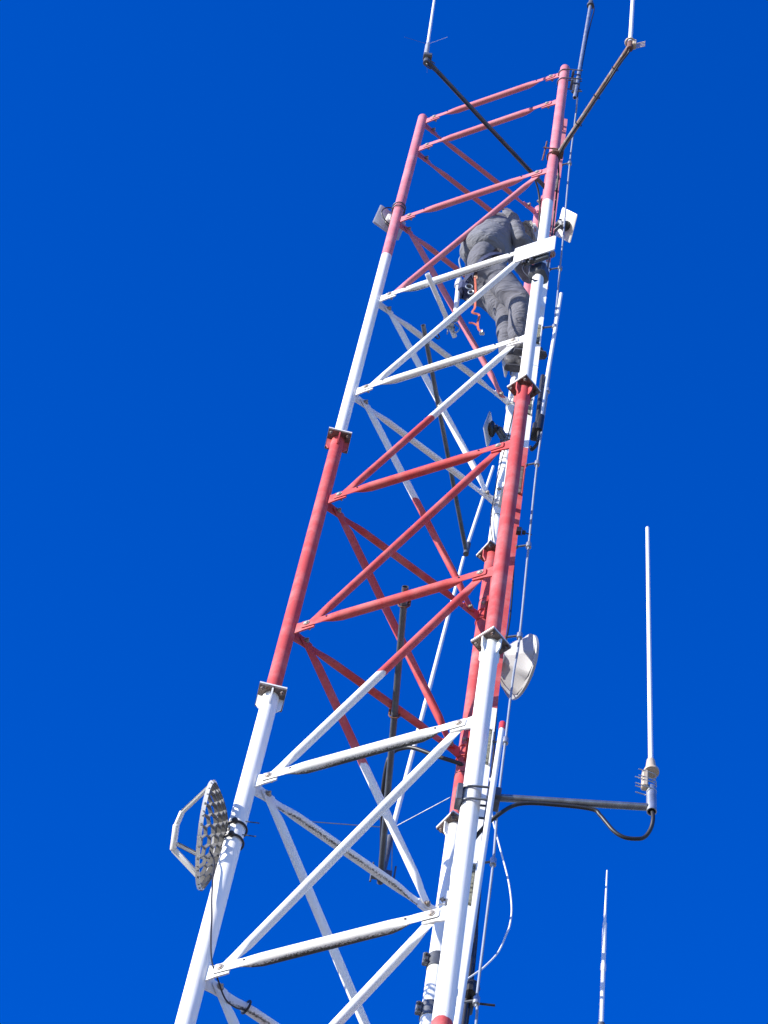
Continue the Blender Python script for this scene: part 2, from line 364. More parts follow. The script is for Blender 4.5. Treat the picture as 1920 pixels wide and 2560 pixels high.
# pipe joint sleeves and old clamp bands
j = MB(); q = V((-0.252, -0.226, 17.05)); dd = (up(LEG['L'], NODE[5]) - up(LEG['R'], NODE[4])).normalized()
j.torus(q + V((0.005, 0.009, 0)), dd, 0.024, 0.005); j.build('clamp_band', M['black'], tower)
for z in (11.56, 11.18):
    b = MB(); c = up(LEG['B'], z); b.tube([c - V((0, 0, .05)), c + V((0, 0, .05))], 0.051, 28); b.box(c + V((-0.060, -0.02, 0)), (0.034, 0.026, 0.09), bev=0.006); b.bolt(c + V((-0.062, -0.033, .022)), (0, -1, 0), .008); b.bolt(c + V((-0.062, -0.033, -.022)), (0, -1, 0), .008)
    b.build('pipe_clamp', M['dgalv'], tower)
b = MB(); b.tube([up(LEG['B'], 16.32), up(LEG['B'], 16.42)], 0.0415, 24); b.build('clamp_band', M['grey'], tower)
# thin tie wires round the back leg
for z in (16.85, 17.0, 16.2, 15.1, 13.2):
    tw = MB(); tw.torus(up(LEG['B'], z), (0.15, 0.1, 1), 0.0445 if z < F1 else 0.041, 0.0022)
    tw.build('tie_wire', M['black'], tower)

# ---------------------------------------------------------------- ladder on the right-hand face
lad = thing('access_ladder', 'red and white steel ladder fixed along the outer right side of the tower', 'ladder', (0.48, 0, 0))
LX = 0.453; bands = [(21.69, ZC, 'faded'), (ZC - 0.002, F1 + 0.0, 'white'), (F1 - 0.002, F2, 'red'), (F2 - 0.002, ZC2, 'white'), (ZC2 - 0.002, 0.5, 'red')]
for y, s in ((-0.18, 1), (0.20, -1)):
    for z1, z0, c in bands:
        r_ = MB(); r_.box((LX, y, (z1 + z0) / 2), (0.036, 0.008, z1 - z0)); r_.box((LX + 0.014, y + s * 0.0226, (z1 + z0) / 2), (0.006, 0.037, z1 - z0 - 0.002))
        r_.build('rail', M[c], lad)
zr = 0.8; 
while zr < 21.6:
    c = next(c for z1, z0, c in bands if z0 - 0.01 <= zr <= z1 + 0.01)
    t = MB(); t.tube([(LX - 0.004, -0.176, zr), (LX - 0.004, 0.196, zr)], 0.011, 12); t.build('rung', M[c], lad); zr += 0.3
for i in (1, 3, 5, 7, 9, 11, 13, 15):
    for k, y in (('R', -0.18), ('B', 0.20)):
        z = NODE[i] - 0.10; p = LEG[k]; t = MB(); e = V((LX - 0.02, y, z)); s_ = up(p, z) + (e - up(p, z)).normalized() * 0.04
        dv = (e - s_); t.box((s_ + e) / 2, (dv.length, 0.03, 0.006), (dv.normalized(), dv.normalized().cross(V((0, 0, 1))), V((0, 0, 1)))); t.build('stay_arm', M[nodecol(i)], lad)
for z, h, m in ((12.356, 0.30, 'moss'), (11.19, 0.30, 'moss'), (17.40, 0.28, 'moss'), (15.27, 0.34, 'flange'), (20.2, 0.3, 'flange'), (16.28, 0.2, 'moss')):
    t = MB(); t.box((LX - 0.006, -0.1925, z), (0.022, 0.014, h), bev=0.003); t.cur = 1; t.box((LX + 0.0095, -0.194, z), (0.006, 0.019, h + 0.02)); t.box((LX - 0.006, -0.194, z + h / 2 + 0.004), (0.032, 0.019, 0.006))
    t.build('splice_channel', [M[m], M[next(c for z1, z0, c in bands if z0 <= z <= z1)]], lad)
t = MB(); t.box((LX + 0.02, -0.205, 14.62), (0.03, 0.03, 0.05)); t.bolt((LX + 0.04, -0.2, 14.62), (1, 0, 0), 0.016, 0.02); t.tube([(LX + 0.05, -0.2, 14.62), (LX + 0.10, -0.2, 14.61)], 0.004, 8); t.build('rail_bolt', M['black'], lad)

# ---------------------------------------------------------------- feeder cable on stand-offs, beside the ladder
fc = [(0.497, -0.60, 21.0), (0.507, -0.50, 21.43), (0.515, -0.33, 21.42), (0.523, -0.16, 21.80), (0.528, -0.12, 21.35), (0.532, -0.12, 20.831), (0.548, -0.12, 19.356), (0.551, -0.12, 18.736), (0.557, -0.12, 17.721), (0.558, -0.12, 16.716), (0.543, -0.12, 15.68), (0.547, -0.12, 14.647), (0.553, -0.12, 13.634), (0.542, -0.12, 13.213), (0.539, -0.12, 12.594), (0.537, -0.12, 12.042), (0.546, -0.12, 11.554), (0.543, -0.12, 11.034), (0.54, -0.12, 10.521), (0.55, -0.12, 10.289), (0.545, -0.12, 8.5), (0.55, -0.12, 5.0), (0.55, -0.12, 0.3)]
fc = [(0.505, -0.565, 21.22), (0.512, -0.50, 21.30), (0.523, -0.36, 21.37), (0.530, -0.20, 20.66)] + [(x - 0.005, -0.20, z - 0.17 if z > 1 else z) for x, y, z in fc[6:]]
t = MB(); t.tube(spline(fc, 10), 0.0066, 12)
tag(t.build('feeder_cable', M['cable'], None, org=V((0.54, -0.12, 0.3))), 'long grey feeder cable running down beside the ladder on stand-offs', 'cable')
CZ = [(0.532, -0.22, 20.61), (0.551, -0.12, 18.736), (0.557, -0.12, 17.721), (0.558, -0.12, 16.716), (0.543, -0.12, 15.68), (0.547, -0.12, 14.647), (0.553, -0.12, 13.634), (0.539, -0.12, 12.594), (0.546, -0.12, 11.554), (0.54, -0.12, 10.521)]
names = ['near the tower top', 'just below the diamond shaped panel', 'level with the climber\'s boots', 'beside the dark flange of the front leg', 'above the black ladder bolt', 'below the black ladder bolt', 'above the round white dish', 'beside the red-tipped pole', 'above the thin white wire loop', 'next to the black cable bundle']
cl0 = None
def mkclip(loc):
    o = thing('cable_clamp', '', 'clamp', loc, 'stand-off clamps holding the feeder cable'); L = V(loc)
    c = MB(); c.tube([L - V((0, 0, .022)), L + V((0, 0, .022))], 0.0165, 14); c.build('saddle', M['galv'], o)
    a = MB(); a.tube([V((LX + 0.016, L.y + 0.025, L.z)), L - V((0.012, 0, 0))], 0.0065, 10); a.tube([V((LX + 0.016, L.y + 0.025, L.z)), V((LX + 0.024, L.y + 0.022, L.z))], 0.014, 12); a.build('stand_off_rod', M['dgalv'], o)
    return o
for (x, y, z), nm in zip([(0.530, -0.20, 20.66)] + [(x - 0.005, -0.20, z - 0.17) for x, y, z in CZ[1:]], names):
    o = mkclip((x, y, z)); o['label'] = 'metal stand-off clamp on the grey feeder cable ' + nm

# ---------------------------------------------------------------- antennas
def whip(o, a, b, r0, r1, m='radome', name='whip', joints=(), tip=None):
    a = V(a); b = V(b); t = MB(); t.tube([a, b], [r0, r1], 14)
    for f, rr in joints: q = a.lerp(b, f); dd = (b - a).normalized() * 0.03; t.tube([q - dd, q - dd * .7, q + dd * .7, q + dd], [r0, rr, rr, r0 * .9], 14)
    ob = t.build(name, M[m], o)
    if tip:
        e = MB(); dd = (b - a).normalized(); e.tube([b - dd * 0.005, b + dd * 0.05, b + dd * 0.06], [r1 * 1.15, r1 * 1.15, r1 * .6], 14); e.build('tip_cap', M[tip], o)
    return ob
def arm(o, a, b, r, m, n=16, name='mount_arm'):
    t = MB(); a = V(a); b = V(b); d = (b - a).normalized(); x, y = perp(d)
    # open-ended pipe with a visible bore
    prof = [(a, r * .8, 0.05), (a, r * .8, 0), (a, r, 0), (b, r, 0), (b, r * .8, 0), (b, r * .8, -0.05)]
    rings = [[p + d * e + (x * math.cos(2 * math.pi * j / n) + y * math.sin(2 * math.pi * j / n)) * rr for j in range(n)] for p, rr, e in prof]
    t.rings(rings); return t.build(name, M[m], o)
Z = V((0, 0, 1))
# A: top left
a0, a1 = V((0.372, 0.02, 20.6)), V((-0.762, -0.897, 20.6))
A = thing('whip_antenna', 'white whip antenna at the end of the dark pipe rising past the tower\'s top left', 'antenna', a1)
arm(A, a0, a1, 0.0185, 'dgalv')
t = MB(); t.tube([a1 + V((.02, .016, -0.07)), a1 + V((.02, .016, 0.05))], 0.026, 16); t.box(a1 + V((0.02, 0.0, 0.03)), (0.07, 0.06, 0.05), bev=.005); t.ubolt(a1 + V((.03, .03, -.02)), Z, (1, .5, 0), .03, .05); t.build('base_clamp', M['dgalv'], A)
t = MB(); t.tube([a1 + V((0.005, 0, .05)), a1 + V((-0.002, -.03, .22)), a1 + V((-0.003, -.035, .26))], [0.02, 0.018, 0.011], 16); t.build('base_sleeve', M['grey'], A)
whip(A, a1 + V((-0.003, -.035, .25)), (-0.84, -1.15, 22.6), 0.0125, 0.009)
for k in range(3):
    aa = R(200 + 120 * k); t = MB(); q = a1 + V((-0.003, -.035, .23)); t.tube([q, q + V((math.cos(aa) * .2, math.sin(aa) * 0.2, -.12))], 0.0012, 6); t.build('radial', M['dgalv'], A)
t = MB(); t.tube(spline([a1 + V((.02, .016, -.07)), a1 + V((.05, .03, -.09)), a1.lerp(a0, .12) - Z * .03, a1.lerp(a0, .3) - Z * .026, a1.lerp(a0, .45) - Z * .04, a1.lerp(a0, .65) - Z * .03, a1.lerp(a0, .9) - Z * .035, (0.36, 0.15, 20.35), (0.36, 0.42, 20.1), (0.34, 0.58, 20.0)], 8), 0.008, 10); t.build('coax', M['black'], A)
# B: top right, rusty arm from the front leg
b0, b1 = V((0.395, -0.66, 19.6)), V((0.779, -1.616, 19.6))
Bn = thing('whip_antenna', 'white whip antenna on the rusty pipe reaching out from the tower\'s upper right', 'antenna', b1)
mr = mat('rust_to_galvanised_pipe', (0.19, 0.115, 0.085), 0.65, 0.3, 0.4, 5, 0.1, spots=(0.20, 0.23, 0.26), spot_amt=0.10); M['rustgalv'] = mr
arm(Bn, b0, b1, 0.0205, 'rustgalv')
t = MB(); t.box(b0 + V((-0.0, -0.02, 0)), (0.09, 0.06, 0.07), bev=.006); t.torus((0.371, -.643, 19.6), Z, .049, .006); t.tube([(0.28, -0.70, 19.62), (0.44, -.72, 19.6)], .006, 8); t.tube([(0.29, -0.62, 19.56), (0.30, -.74, 19.66)], .006, 8); t.build('leg_clamp', M['rust'], Bn)
t = MB(); t.tube([b1 - Z * .07, b1 + Z * .07], 0.0235, 18); t.build('upright_stub', M['rust'], Bn)
t = MB(); t.torus(b1 + Z * .075, Z, .034, .008); t.box(b1 + V((.03, .0, .05)), (.03, .05, .10), bev=.005)
for dz in (.0, .035, .07, .10): t.tube([b1 + V((0.02, 0.02, dz)), b1 + V((.11, -.02, dz))], .0035, 6)
t.build('base_clamp', M['tan'], Bn)
whip(Bn, b1 + Z * .07, (0.752, -1.80, 21.6), 0.0165, 0.013)
t = MB(); t.tube(spline([b1 - Z * .07, b1 + V((-.01, .03, -.10)), b1.lerp(b0, .15) - Z * .055, b1.lerp(b0, .3) - Z * .075, b1.lerp(b0, .42) - Z * .045, b1.lerp(b0, .6) - Z * .027, b1.lerp(b0, .95) - Z * .03, (0.43, -.55, 19.45), (0.45, -.3, 19.1), (.45, -.25, 18.2)], 8), 0.007, 10); t.build('coax', M['black'], Bn)
for f in (.3, .55, .8): t = MB(); q = b1.lerp(b0, 1 - f); t.torus(q - Z * .01, (b1 - b0), .027, .003); t.box(q - Z * .034, (.012, .02, .012)); t.build('cable_tie', M['black'], Bn)
# C: top middle mast on the tip of the front leg
Cc = thing('mast_antenna', 'slim upright steel mast clamped beside the red tip of the front leg', 'antenna', (0.485, -0.66, 21.0))
c0_, c1_ = V((0.478, -0.66, 20.93)), V((0.524, -0.66, 23.34))
arm(Cc, c0_, c1_, 0.0155, 'galv')
t = MB()
for z in (21.48, 21.27): t.ubolt((0.371, -0.643, z), Z, (1, -.1, 0), .047, .15, .0055); t.box((0.44, -0.655, z - .03), (.02, .09, .035), bev=.003); t.ubolt((0.484, -0.66, z - .045), Z, (-1, .1, 0), .02, .05, .004)
t.tube([(0.44, -.66, 21.05), (0.53, -.68, 21.05)], .006, 8); t.box((0.462, -.655, 21.22), (.02, .03, .30)); t.build('leg_clamp', M['dgalv'], Cc)
t = MB(); t.tube([c1_ - Z * .02, c1_ + Z * .02], .032, 18); t.tube([c1_ + Z * .02, c1_ + Z * .10], .022, 18); t.build('base_clamp', M['dgalv'], Cc)
whip(Cc, c1_ + Z * .08, c1_ + V((.03, 0, 1.5)), .014, .011)
t = MB(); t.tube(spline([c1_ + V((.03, 0, .0)), c1_ + V((.035, 0, -.15)), (0.545, -.66, 22.9), (.525, -.66, 22.4), (.505, -.66, 21.6), (.505, -.62, 21.35), (.505, -.565, 21.22)], 8), .0055, 8); t.build('coax', M['black'], Cc)
# D: right-hand fibreglass antenna on the horizontal arm
d0, d1 = V((0.44, -0.684, 11.24)), V((1.214, -0.789, 11.24))
Dn = thing('fibreglass_antenna', 'tall white rod antenna standing on the steel arm that juts right from the tower', 'antenna', d1)
arm(Dn, d0, d1 - V((.02, 0, 0)), 0.0185, 'midgalv', 20)
t = MB()
for dz in (-.05, .05): t.ubolt((0.371, -0.643, 11.24 + dz), Z, (1, -.1, 0), .055, .13, .006)
t.box((0.452, -.67, 11.24), (.012, .16, .17), bev=.003); t.box((0.48, -.68, 11.24), (.05, .10, .07), bev=.004); t.box((0.31, -0.66, 11.24), (.03, .07, .13), bev=.004); t.build('leg_clamp', M['dgalv'], Dn)
ax = V((-0.024, 0, 1)).normalized()
arm(Dn, d1 - ax * .03, d1 + ax * .16, 0.0245, 'galv', 20, 'upright_stub')
t = MB(); t.box(d1 + ax * .20 + V((-.033, -.01, 0)), (.03, .04, .13), bev=.006); t.tube([d1 + ax * .27 - V((0, .012, 0)), d1 + ax * .285 - V((0, .012, 0))], 0.037, 24)
t.tube([d1 + ax * .285, d1 + ax * .33, d1 + ax * .385], [.027, .026, .02], 20); t.build('base_clamp', M['tan'], Dn)
for dz in (.125, .175, .20, .25): t = MB(); q = d1 + ax * dz; t.ubolt(q, ax, (-1, -.15, 0), 0.024, .072, .0028); t.build('u_bolt', M['galv'], Dn)
whip(Dn, d1 + ax * .37, V((1.153, -0.80, 13.87)), .0125, .0105)
t = MB(); t.tube(spline([d1 - ax * .0, (1.222, -.79, 11.16), (1.215, -0.77, 11.10), (1.19, -0.75, 11.055), (1.151, -0.75, 11.031), (1.094, -0.75, 11.027), (1.046, -0.75, 11.06), (1.006, -0.75, 11.12), (0.977, -0.75, 11.165), (0.938, -0.750, 11.200), (0.787, -0.735, 11.208), (0.6, -0.715, 11.19), (0.50, -0.69, 11.10), (0.43, -.62, 11.04), (.392, -.57, 10.96), (.378, -.555, 10.75), (.378, -.555, 10.2), (.378, -.555, 8.5)], 8), .0100, 12); t.build('coax', M['black'], Dn)
# E: red-tipped white pole in front of the ladder
En = thing('fibreglass_antenna', 'long white pole antenna with a red tip beside the front leg and ladder', 'antenna', (0.405, -0.75, 8.3))
whip(En, (0.408, -0.75, 8.6), (0.471, -0.75, 11.725), .0165, .0145, tip='red_cap')
t = MB(); t.tube([(0.403, -.75, 8.3), (0.408, -.75, 8.62)], .024, 16); t.box((0.39, -.70, 8.4), (.04, .10, .04)); t.build('base_clamp', M['galv'], En)
# F: short whip beside the upper ladder
Fn = thing('whip_antenna', 'short white rod antenna beside the upper ladder, right of the climber\'s legs', 'antenna', (0.525, -0.2, 16.1))
whip(Fn, (0.526, -0.2, 16.12), (0.574, -0.2, 18.12), .0155, .0125)
t = MB(); t.tube([(0.522, -.2, 15.95), (0.527, -.2, 16.15)], .026, 16); t.box((0.505, -.17, 15.99), (.05, .10, .09), bev=.008); t.box((0.51, -.19, 16.4), (.03, .06, .7), bev=.01); t.tube(spline([(0.525, -.2, 15.96), (0.53, -.18, 15.84), (0.5, -.15, 15.78), (.49, -.1, 15.9)], 6), .012, 10); t.build('base_clamp', M['black'], Fn)
# G: antenna standing clear of the tower, lower right
Gn = thing('whip_antenna', 'thin white whip antenna standing alone at the lower right of the photo', 'antenna', (1.212, 0.5, 10.75))
whip(Gn, (1.212, 0.5, 11.16), (1.2068, 0.5, 11.95), .0125, .011, joints=((.55, .0145),)); whip(Gn, (1.2068, .5, 11.95), (1.206, .5, 12.40), .0075, .004, name='whip_tip')
arm(Gn, (1.213, .5, 10.6), (1.2125, .5, 11.16), .021, 'dgalv', name='upright_stub'); arm(Gn, (.40, .645, 10.75), (1.213, .5, 10.75), .021, 'dgalv')
# H: ground-plane antenna on the lower inside arm
h0, h1 = V((-0.132, -0.388, 13.468)), V((0.016, 1.545, 13.27))
Hn = thing('ground_plane_antenna', 'long white rod antenna with thin radials seen through the lower lattice', 'antenna', h1)
arm(Hn, h0, h1, .0195, 'dgalv', 18)
for f in (.058, .06 + .36): t = MB(); q = h0.lerp(h1, f); t.ubolt(q, (h1 - h0), Z, .03, .075, .005); t.box(q + Z * .03, (.075, .04, .012)); t.build('u_bolt', M['rust'], Hn)
t = MB(); t.tube([(0.016, 1.47, 13.20), (0.028, 1.45, 13.60)], .022, 14); t.box((0.016, 1.49, 13.28), (.12, .05, .06), bev=.006)
for dx in (-.06, .075): t.tube([(0.016 + dx, 1.49, 13.20), (0.016 + dx, 1.49, 13.38)], .006, 8)
t.build('base_clamp', M['dgalv'], Hn)
whip(Hn, (0.034, 1.44, 13.66), (0.205, 1.39, 16.88), .0165, .0115, joints=((.42, .0155),))
q = V((0.034, 1.44, 13.68))
for dx, dy in ((.34 - .034, 1.131 - 1.43), (-.479 - .034, 1.474 - 1.41), (.05, .42), (-.1, -.05)):
    t = MB(); dl = .43; dv = V((dx, dy, 0)); dv = dv.normalized() * min(dl, dv.length) if dx > 0 else dv; t.tube([q, q + dv + Z * 0.0], .003, 6); t.build('radial', M['midgalv'], Hn)
t = MB(); t.tube(spline([(.36, .61, 13.27), (0.34, 0.6, 13.278), (0.21, 0.62, 13.338), (0.081, 0.66, 13.432), (0.017, 0.7, 13.473), (-0.039, 0.75, 13.486), (-0.064, 0.8, 13.435), (-0.061, 0.95, 13.36), (-0.035, 1.15, 13.345), (-0.005, 1.4, 13.35), (0.018, 1.56, 13.30), (.02, 1.51, 13.31)], 8), .013, 12); t.build('coax', M['black'], Hn)
# I: second inside arm
i0, i1 = V((-0.352, -0.255, 17.1)), V((0.219, 1.47, 17.1))
In = thing('whip_antenna', 'white rod antenna on the thin dark arm, behind the middle of the lattice', 'antenna', i1)
arm(In, i0, i1, .0165, 'dgalv', 16)
t = MB(); q = i0.lerp(i1, .07); t.ubolt(q, (i1 - i0), Z * -1, .02, .05, .0045); q = i0.lerp(i1, .72); t.torus(q, (i1 - i0), .021, .006); t.build('u_bolt', M['dgalv'], In)
t = MB(); t.tube([i1 + V((0, -.01, -.05)), i1 + V((.004, -.01, .10))], .021, 14); t.build('base_clamp', M['dgalv'], In)
whip(In, i1 + V((.003, -.01, .09)), (0.325, 1.462, 18.42), .013, .0115)
# J: white pipe arm by the climber's hips
Jn = thing('pipe_arm', 'short pale pipe poking out under the climber with clamps on its inner end', 'pipe arm', (-0.396, -0.3, 17.84))
arm(Jn, (-0.398, -0.303, 17.84), (-0.13, 0.15, 17.84), .0185, 'radome', 18)
t = MB(); q = V((-0.185, 0.06, 17.84)); t.box(q, (.07, .05, .06), bev=.006); t.ubolt(q + V((-.02, -.03, 0)), (.5, .86, 0), Z, .025, .07, .005); t.ubolt(q + V((.02, .03, 0)), (.5, .86, 0), -Z, .025, .07, .005); t.ball(q + V((.04, -.02, .06)), .022); t.tube(spline([q + V((.04, 0, .03)), q + V((.08, 0, -.03)), q + V((.05, .02, -.08)), q + V((.0, .0, -.05))], 6), .006, 8); t.build('clamp', M['galv'], Jn)

# ---------------------------------------------------------------- panels and dishes
def axes(n, roll=0.0):
    n = V(n).normalized(); x = Z.cross(n).normalized(); y = n.cross(x)
    c, s_ = math.cos(roll), math.sin(roll); return x * c + y * s_, y * c - x * s_, n
def panel(label, c, n, size, legp, roll=0.0, pm='plastic', hub='grey', cat='antenna', name='panel_antenna', t_=0.016):
    """Flat panel antenna: n points the way it faces; its back carries a hub and an arm to legp."""
    c = V(c); X, Y, N = axes(n, roll); o = thing(name, label, cat, c)
    b = MB(); b.box(c, (size[0], size[1], t_), (X, Y, N), bev=0.008); b.build('panel', M[pm], o)
    h = MB(); hb = c - N * (t_ / 2 + .018); h.box(hb, (.09, .11, .036), (X, Y, N), bev=.012); h.tube([hb - N * .016, hb - N * .04], .03, 16); h.build('hub', M[hub], o)
    lp = V(legp); q = hb - N * .045; l2 = up(lp, q.z); dv = l2 - q
    a = MB(); e = q + dv * max(0.0, (dv.length - .05) / dv.length)
    a.tube([q + Y * .03, e + Z * .03], .009, 10); a.tube([q - Y * .03, e - Z * .03], .009, 10); a.box((q + e) / 2, (dv.length * .5 + .01, .05, .05), axes(dv)[2:] + axes(dv)[:2], bev=.006)
    for dz in (-.03, .03): a.torus(l2 + Z * dz, Z, .05, .0055)
    a.build('mount_bracket', M['dgalv'], o)
    return o, (X, Y, N, hb)
o, (X, Y, N, hb) = panel('square grey panel antenna behind the top of the left leg', (-0.80, 0.13, 19.62), (-.45, .85, .25), (.25, .25), LEG['L'], pm='grey', hub='plastic')
t = MB(); t.tube(spline([hb - N * .02 - X * .03, hb + X * .03 - N * .05 + Y * .07, hb + X * .09 - N * .03 + Y * .05, hb + X * .10 - N * .02 - Y * .02, hb + X * .03 - N * .03 - Y * .09, hb - X * .06 - N * .02 - Y * .05], 8), .005, 8); t.build('coax', M['black'], o)
o, (X, Y, N, hb) = panel('white diamond-tilted panel antenna sticking out right of the ladder near the top', (0.580, 0.10, 20.10), (.86, .18, .48), (.235, .235), (LX, 0.19, 0), roll=R(-16))
t = MB(); t.ball(hb + Y * .035 - N * .01, (.032, .04, .035)); t.ball(hb - Y * .045 - N * .01, (.036, .045, .04)); t.build('rubber_boot', M['black'], o)
panel('grey panel antenna left of the back leg, above the front face\'s upper red horizontal bar', (0.222, 0.56, 17.30), (-.93, .30, .10), (.17, .25), LEG['B'], pm='grey', hub='black')
panel('dark grey panel antenna behind the climber\'s boots', (0.268, 0.55, 18.47), (-.93, .30, .05), (.20, .30), LEG['B'], pm='grey', hub='black')
# big flat white unit in front of the front leg
fo = V((-.5, -.866, 0)); fx = V((.866, -.5, 0)); pc = V((0.316, -0.765, 17.53))
o = thing('panel_antenna', 'bright white flat panel antenna fixed across the front leg beside the climber', 'antenna', pc)
b = MB(); b.box(pc, (.305, .235, .018), (fx, Z, fo), bev=.006); b.build('panel', M['radome'], o)
b = MB(); q = pc - fo * .035 - Z * .05; b.box(q, (.20, .16, .036), (fx, Z, fo), bev=.008)
b.box(V((.371, -.643, 17.40)), (.125, .115, .16), (fx, fo, Z), bev=.02); b.build('mount_bracket', M['dgalv'], o)
b = MB()
for dx in (-.075, -.02): b.tube([pc + fx * dx - Z * .115 - fo * .015, pc + fx * dx - Z * .165 - fo * .015], [.019, .017], 14)
b.tube(spline([pc - fx * .075 - Z * .165 - fo * .015, pc - fx * .08 - Z * .24 - fo * .03, pc - fx * .03 - Z * .33 - fo * .07, pc + fx * .02 - Z * .30 - fo * .12], 6), .005, 8); b.build('cable_gland', M['black'], o)

# grid dish on the left leg
gn = V((-1.0, 0.097, 0.012)).normalized(); gx, gy, _ = axes(gn); gc = V((-0.884, 0.03, 11.49)); GR = 0.268; GD = 0.095
G = thing('grid_dish_antenna', 'cream honeycomb dish antenna on the left leg with its feed pointing left', 'dish antenna', gc)
def gp(u, v_): rr = (u * u + v_ * v_) / (GR * GR); return gc + gx * u + gy * v_ - gn * GD * (1 - rr)
def gnorm(u, v_): k = 2 * GD / (GR * GR); return (gn - gx * u * k - gy * v_ * k).normalized()
t = MB(); cell = 0.0325; seen = set()
for qi in range(-14, 15):
    for rj in range(-14, 15):
        cx = cell * math.sqrt(3) * (qi + rj / 2); cy = cell * 1.5 * rj
        if math.hypot(cx, cy) > GR + cell: continue
        cor = [(cx + cell * math.cos(R(60 * k + 30)), cy + cell * math.sin(R(60 * k + 30))) for k in range(6)]
        for k in range(6):
            a_, b_ = cor[k], cor[(k + 1) % 6]
            key = (round((a_[0] + b_[0]) * 500), round((a_[1] + b_[1]) * 500))
            if key in seen: continue
            seen.add(key)
            la, lb = math.hypot(*a_), math.hypot(*b_)
            if la > GR and lb > GR: continue
            if la > GR or lb > GR:
                (i_, o_) = (a_, b_) if la < lb else (b_, a_)
                for _k in range(12):
                    m_ = ((i_[0] + o_[0]) / 2, (i_[1] + o_[1]) / 2)
                    if math.hypot(*m_) > GR: o_ = m_
                    else: i_ = m_
                a_, b_ = (a_ if la < lb else b_), m_
            P0, P1 = gp(*a_), gp(*b_); dv = P1 - P0
            if dv.length < .003: continue
            nn = (gnorm(*a_) + gnorm(*b_)).normalized(); dvn = dv.normalized(); sd = dvn.cross(nn).normalized()
            t.box((P0 + P1) / 2 - nn * .004, (dv.length + .003, .005, .021), (dvn, sd, dvn.cross(sd)))
t.build('reflector_grid', M['grid'], G, sharp=30)
t = MB(); n_ = 64
prof = [(GR - .003, -.016), (GR + .004, -.016), (GR + .006, .004), (GR - .001, .005)]
t.rings([[gc + (gx * math.cos(2 * math.pi * i / n_) + gy * math.sin(2 * math.pi * i / n_)) * rr + gn * e for rr, e in prof] for i in range(n_)], closed=True); t.build('rim', M['plastic'], G)
fb = gc + gn * .135
def bar(mb, pts, w_, h_):
    P = [V(p) for p in pts]
    for a_, b_ in zip(P, P[1:]):
        dv = (b_ - a_); x_ = dv.normalized(); y_ = x_.cross(gx).normalized(); mb.box((a_ + b_) / 2, (dv.length + .012, w_, h_), (x_, y_, x_.cross(y_)), bev=.005)
ge = (gx * .72 + gy * .69).normalized()      # the feed bracket is clocked round a little on the rim
t = MB(); bar(t, [gc + ge * GR * .97, fb + ge * .10 + gn * .0], .014, .026); bar(t, [fb + ge * .10, fb + ge * .03 + gn * .02], .020, .032); t.build('feed_arm', M['plastic'], G)
t = MB(); bar(t, [fb - ge * .09 + gn * .015, gc - ge * GR * .80 + gn * .0], .022, .034); t.build('feed_arm', M['plastic'], G)
t = MB(); bar(t, [fb - ge * .06, gc - ge * .13 - gn * .05], .012, .024); t.build('feed_arm', M['plastic'], G)
t = MB(); bar(t, [fb + ge * .03 + gn * .02, fb - ge * .09 + gn * .02], .028, .045); t.build('feed_unit', M['plastic'], G)
t = MB(); q = gp(0, 0); t.tube([q + gn * .0, q - gn * .03], .045, 20); t.box(q - gn * .035, (.05, .11, .05), bev=.01)
for dz in (-.06, .05): t.torus(V((-.742, 0, q.z + dz)), Z, .054, .006); t.tube([V((-.70, -.06, q.z + dz)), V((-.63, -.08, q.z + dz - .02))], .003, 6); t.ball(V((-.755, -.055, q.z + dz)), .017)
t.build('leg_bracket', M['black'], G)
t = MB(); t.tube(spline([(-0.84, -0.03, 11.30), (-0.800, -0.06, 11.18), (-0.785, -0.065, 11.05), (-0.765, -0.062, 10.9), (-0.74, -0.065, 10.75), (-0.722, -0.062, 10.62), (-0.690, -0.06, 10.46), (-0.644, -0.03, 10.376), (-0.597, 0.05, 10.349), (-0.545, 0.10, 10.36), (-.50, .14, 10.40)], 8), .0042, 8)
t.torus((-.50, .14, 10.42), (.866, .5, 0), .033, .006)
tag(t.build('thin_cable', M['black'], None, org=V((-.742, 0, 10.3))), 'thin black cable hanging down the left leg below the honeycomb dish', 'cable')

# solid dish right of the ladder
dn = V((.93, .28, .16)).normalized(); dx_, dy_, _ = axes(dn); dc = V((0.605, 0.07, 13.57)); DR, DD = .187, .125
D2 = thing('dish_antenna', 'round white dish antenna seen from behind, right of the ladder below the flange', 'dish antenna', dc)
def dring(rr, e): return [dc + (dx_ * math.cos(2 * math.pi * i / 48) + dy_ * math.sin(2 * math.pi * i / 48)) * rr + dn * e for i in range(48)]
def oring(rr, e): return [dc + (dx_ * math.cos(math.pi / 4 * (int(i / 6) + .5)) * (1 - i % 6 / 6) + dx_ * math.cos(math.pi / 4 * (int(i / 6) + 1.5)) * (i % 6 / 6) + dy_ * math.sin(math.pi / 4 * (int(i / 6) + .5)) * (1 - i % 6 / 6) + dy_ * math.sin(math.pi / 4 * (int(i / 6) + 1.5)) * (i % 6 / 6)) * rr + dn * e for i in range(48)]
t = MB(); t.rings([oring(.001, -DD - .02), oring(.06, -DD - .02), oring(.075, -DD), oring(.145, -DD * .62), oring(.19, -.022), dring(DR + .004, -.016), dring(DR + .010, -.012), dring(DR + .010, .003), dring(DR - .004, .003), dring(.16, -DD * .25), dring(.09, -DD * .6), dring(.001, -DD * .8)]); t.build('reflector', M['shell'], D2, sharp=50)
t = MB(); q = dc - dn * (DD + .04); t.box(q, (.11, .13, .07), (dx_, dy_, dn), bev=.02); t.tube([q - dn * .02, q - dn * .07], .03, 16); t.build('radio_unit', M['radome'], D2)
